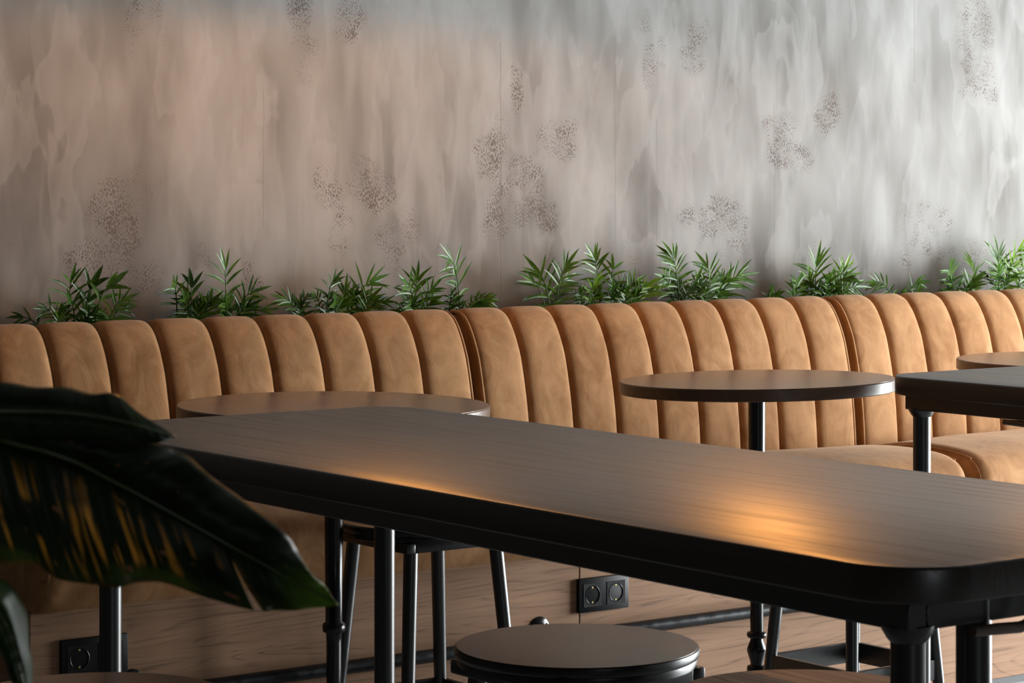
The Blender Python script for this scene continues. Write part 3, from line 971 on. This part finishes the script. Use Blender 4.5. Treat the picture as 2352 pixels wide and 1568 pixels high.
# ------------------------------------------------------------------ stools
def stool(x, y, label, rz=0.0, seat='stool_seat'):
    t = empty('round_stool', (x, y, 0), rz)
    r, zt = .189, .650
    bm = bmesh.new()
    add_lathe(bm, [(r - .006, zt - .026), (r - .006, zt - .002), (r - .0035, zt - .001), (r - .0035, zt)], 80)
    bm_obj('seat_top', bm, M[seat], t, 30)
    bm = bmesh.new()
    add_lathe(bm, [(r - .012, zt - .030), (r - .005, zt - .028), (r - .0035, zt - .020), (r - .0045, zt - .0165), (r - .0015, zt - .0145), (r, zt - .008), (r - .0008, zt - .002), (r - .0045, zt - .0008)], 80, cap=False)
    bm_obj('seat_rim', bm, M['black_wood'], t, 60)
    h = .1085
    fz0, fz1 = .600, zt - .028
    e = h + .020
    for sx in (-1, 1):
        box_obj('seat_frame', sx * e - .012, sx * e + .012, -e - .012, e + .012, fz0, fz1, M['black_wood'], t, bevel=.004)
        box_obj('seat_frame', -e + .012, e - .012, sx * e - .012, sx * e + .012, fz0 + .0003, fz1, M['black_wood'], t, bevel=.003)
    sp = .075
    for sx in (-1, 1):
        for sy in (-1, 1):
            def at(z):
                k = h + (fz0 - z) * sp
                return (sx * k, sy * k, z)
            leg = tube_obj('leg', [at(.0), at(.15), at(.3), at(.45), at(.57), at(.61)], [.0115, .0130, .0143, .0150, .0155, .0155], M['black_steel'], t, n=24)
    # footrest: four flat bars set on edge between the legs
    k = h + (fz0 - .25) * sp
    for ax in (0, 1):
        for s in (-1, 1):
            if ax:
                box_obj('footrest_bar', -k, k, s * k - .006, s * k + .006, .227, .274, M['black_steel'], t, bevel=.001, seg=1)
            else:
                box_obj('footrest_bar', s * k - .006, s * k + .006, -k, k, .227, .274, M['black_steel'], t, bevel=.001, seg=1)
    return tag(t, label, 'stool', 'round black stools with brown seats')


stool(2.337, 3.002, 'round brown stool seat in the lower middle, below the sockets')
stool(2.363, 2.510, 'round stool with coarse wood grain, orange lamp light painted into the seat, at the bottom edge near the table leg', 0.0, 'stool_seat_grain')
stool(1.555, 3.080, 'round stool barely showing at the bottom left corner under the leaf')
stool(2.977, 4.352, 'black stool whose legs stand beside the first round table pedestal')
stool(4.016, 4.121, 'black stool with visible footrest bars, right of the turned table pedestal')

# ------------------------------------------------------------------ pendant lamps over the round tables (just above the frame)
def pendant(x, y, label, k_power=1.0):
    t = empty('pendant_lamp', (x, y, 0))
    zb = 1.838
    bm = bmesh.new()
    prof = [(.150, zb - .004), (.151, zb), (.140, zb + .05), (.09, zb + .10), (.03, zb + .125), (.012, zb + .13)]
    add_lathe(bm, prof, 48, cap=False)
    inner = [(r - .003, z + .001) for r, z in prof]
    add_lathe(bm, inner, 48, cap=False)
    bm_obj('lamp_shade', bm, M['lamp_shade'], t, 60)
    tube_obj('cord', [(0, 0, zb + .12), (0, 0, 2.6), (0, 0, 3.2)], .003, M['lamp_shade'], t, n=8)
    k = NT('warm_bulb')
    k.p(Base_Color=(1, .8, .5))
    k.set(k.b, 'Emission Color', (1.0, .62, .28))
    k.b.inputs['Emission Strength'].default_value = 8
    k.m.cycles.emission_sampling = 'NONE'
    lathe_obj('bulb', [(.004, zb + .012), (.018, zb + .018), (.025, zb + .035), (.018, zb + .055), (.012, zb + .075)], k.m, t, n=24)
    lathe_obj('blocker_dish', [(.030, zb - .036), (.046, zb - .034), (.050, zb - .029), (.046, zb - .031)], M['lamp_shade'], t, n=32)  # added unseen disc, keeps lamp light off the sofas and round tables
    tube_obj('blocker_rod', [(0, 0, zb - .032), (0, 0, zb - .01), (0, 0, zb + .014)], .002, M['lamp_shade'], t, n=8)
    d = bpy.data.lights.new('bulb_light', 'POINT')
    d.energy = LAMP_POWER * k_power
    d.color = LAMP_COLOR
    d.shadow_soft_size = .02
    lo = bpy.data.objects.new('bulb_light', d)
    COL.objects.link(lo)
    lo.location = (0, 0, zb + .008)
    lo.parent = t
    return tag(t, label, 'lamp', 'pendant lamps over the round tables')


pendant(2.86, 4.42, 'black pendant lamp hanging above the half-hidden round table', 0.95)
pendant(3.76, 4.10, 'black pendant lamp hanging above the whole round table')
pendant(4.90, 4.10, 'black pendant lamp hanging above the right-edge round table', 0.4)

# ------------------------------------------------------------------ broad-leaved plant in the near left corner
LEAF_MAIN = [ ((0.6762,1.7129,1.1728),(0.678,1.7174,1.1724),(0.6773,1.7156,1.1726)),((0.7139,1.7003,1.1764),(0.7183,1.7109,1.1896),(0.7318,1.6953,1.1139)),((0.7443,1.6929,1.1736),(0.7565,1.7051,1.188),(0.7691,1.6874,1.0783)),((0.7699,1.6891,1.1686),(0.8001,1.6943,1.1832),(0.7989,1.6843,1.0722)),((0.7906,1.6889,1.1619),(0.8308,1.6917,1.1736),(0.8209,1.6861,1.0609)),((0.8115,1.6886,1.1558),(0.8613,1.6876,1.1672),(0.8428,1.6869,1.0538)),((0.8376,1.6845,1.1454),(0.8981,1.677,1.1573),(0.8685,1.684,1.0495)),((0.8598,1.6832,1.1332),(0.9212,1.6747,1.1474),(0.8882,1.6843,1.0505)),((0.8824,1.6816,1.1209),(0.9425,1.6719,1.1309),(0.9115,1.6809,1.0491)),((0.9133,1.6739,1.1021),(0.97,1.6628,1.1073),(0.9393,1.6731,1.0357)),((0.9512,1.661,1.078),(0.9984,1.6514,1.0836),(0.9755,1.6582,1.0251)),((0.9749,1.6586,1.0642),(1.0098,1.6513,1.0664),(0.9947,1.6551,1.0225)),((1.0021,1.6537,1.0478),(1.0223,1.6495,1.0491),(1.0128,1.6523,1.0225)),((1.0247,1.6521,1.0353),(1.0334,1.6482,1.0373),(1.0303,1.6495,1.0221)),((1.0471,1.6507,1.023),(1.0471,1.6507,1.023),(1.0471,1.6507,1.023)) ]
LEAF_UPPER = [ ((0.6561,1.6781,1.1676),(0.6579,1.6826,1.1671),(0.6571,1.6808,1.1673)),((0.6909,1.6689,1.1832),(0.6992,1.6809,1.2052),(0.7019,1.6717,1.1622)),((0.7238,1.6613,1.1897),(0.7356,1.6807,1.2097),(0.7344,1.6704,1.1634)),((0.7519,1.6571,1.1907),(0.7714,1.6775,1.2086),(0.7667,1.6671,1.168)),((0.7804,1.6526,1.1895),(0.7974,1.6774,1.2042),(0.7985,1.6617,1.1678)),((0.8067,1.6498,1.1874),(0.822,1.6738,1.2026),(0.8273,1.6558,1.1659)),((0.8333,1.6468,1.1833),(0.8419,1.6694,1.1974),(0.8527,1.6499,1.1636)),((0.8602,1.6435,1.1766),(0.8575,1.6647,1.1969),(0.8724,1.646,1.1614)),((0.8809,1.6449,1.1701),(0.8739,1.6571,1.1833),(0.8859,1.6454,1.161)),((0.8999,1.6474,1.1639),(0.8999,1.6474,1.1639),(0.8999,1.6474,1.1639)) ]
LEAF_SMALL = [ ((0.6964,1.5986,1.082),(0.6977,1.6016,1.0815),(0.6972,1.6004,1.0817)),((0.7165,1.6004,1.0739),(0.7266,1.6086,1.0794),(0.7135,1.612,1.0605)),((0.7343,1.6038,1.058),(0.7509,1.6148,1.0702),(0.7317,1.6197,1.0423)),((0.7474,1.6108,1.0389),(0.7643,1.6228,1.0524),(0.7462,1.6263,1.0229)),((0.7581,1.6194,1.0164),(0.7713,1.629,1.0275),(0.7576,1.6314,1.0054)),((0.7673,1.6292,0.9968),(0.775,1.6325,1.0079),(0.7662,1.6354,0.9897)),((0.7756,1.6396,0.9722),(0.7756,1.6396,0.9722),(0.7756,1.6396,0.9722)) ]


def blade(name, st, mat, parent, split=None, corr=0.0011, freq=1.0, veins=True):
    """leaf blade from midrib/upper-edge/lower-edge stations; lateral corrugation follows the veins"""
    mid = catmull([s[0] for s in st], 6)
    up = catmull([s[1] for s in st], 6)
    lo = catmull([s[2] for s in st], 6)
    n = len(mid)
    m = 10
    fwd = Vector((-.593, -.805, 0))
    verts, faces, uv = [], [], []
    def row(i, side):
        a = Vector(mid[i])
        b = Vector((up if side > 0 else lo)[i])
        u = i / (n - 1)
        out = []
        for j in range(m + 1):
            v = j / m
            w = math.sin(math.pi * min(1, v * 1.02)) ** 0.7
            k = corr * math.sin(i * 2 * math.pi / 3.0 * freq) * w + 0.012 * math.sin(math.pi * v) * (1 if side > 0 else .8) * math.sin(math.pi * min(1, u + .05))
            wav = 0.004 * math.sin(i * .55) * v * v
            p = a.lerp(b, v) + fwd * (k + wav)
            out.append((p, (u, v if side < 0 else -v, 0)))
        return out
    for side in (1, -1):
        segs = [(0, n - 1)]
        if side < 0 and split is not None:
            segs = [(0, split), (split, n - 1)]
        for si, (i0, i1) in enumerate(segs):
            base = len(verts)
            for i in range(i0, i1 + 1):
                for j, (p, q) in enumerate(row(i, side)):
                    if si == 1 and i - i0 < 4:      # the torn edge stands open
                        v = j / m
                        p = p + (Vector(lo[min(n - 1, split + 4)]) - Vector(lo[split])) * (max(0, v - .15) ** 1.4 * 0.62 * (1 - (i - i0) / 4))
                    verts.append(p)
                    uv.append(q)
            for i in range(i1 - i0):
                for j in range(m):
                    a = base + i * (m + 1) + j
                    f = (a, a + 1, a + m + 2, a + m + 1)
                    faces.append(f if side > 0 else f[::-1])
    me = bpy.data.meshes.new(name)
    me.from_pydata(verts, [], faces)
    at = me.attributes.new('leaf_uv', 'FLOAT_VECTOR', 'POINT')
    at.data.foreach_set('vector', [c for q in uv for c in q])
    o = link(name, me, mat, parent, True)
    sol = o.modifiers.new('thickness', 'SOLIDIFY')
    sol.thickness = 0.0006
    if veins:
        rib = [Vector(p) + fwd * .0012 for p in mid]
        tube_obj('midrib', rib, [.0030 - .0024 * i / (n - 1) for i in range(n)], M['midrib'], o, n=8)
    return o


POT = (0.30, 1.95, 0)
plant = empty('broad_leaf_plant', POT)
def pl(o):
    o.parent = plant
    o.matrix_parent_inverse = Matrix.Translation(-Vector(POT))
    return o
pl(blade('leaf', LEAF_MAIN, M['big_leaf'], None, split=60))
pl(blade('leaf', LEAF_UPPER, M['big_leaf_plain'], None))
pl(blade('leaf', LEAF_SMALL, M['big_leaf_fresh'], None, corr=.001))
for st in (LEAF_MAIN, LEAF_UPPER, LEAF_SMALL):
    e = Vector(st[0][0])
    g = Vector(POT) + Vector((0, 0, .38))
    c1 = g + Vector((0.02, 0, .45))
    pts = [g * (1 - t) ** 2 + (c1 + Vector((0, 0, .35))) * 2 * t * (1 - t) + e * t * t for t in [i / 12 for i in range(13)]]
    pl(tube_obj('petiole', pts, [.006 - .003 * i / 12 for i in range(13)], M['stem'], None, n=8))
pl(lathe_obj('pot', [(.12, 0), (.13, .01), (.165, .38), (.168, .40), (.155, .40), (.15, .37)], M['pot'], None, n=48, cx=POT[0], cy=POT[1]))
pl(lathe_obj('soil', [(.149, .36), (.149, .375)], M['soil'], None, n=32, cx=POT[0], cy=POT[1]))
tag(plant, 'large broad-leaved plant with dark drooping leaves, near the camera at left', 'plant')
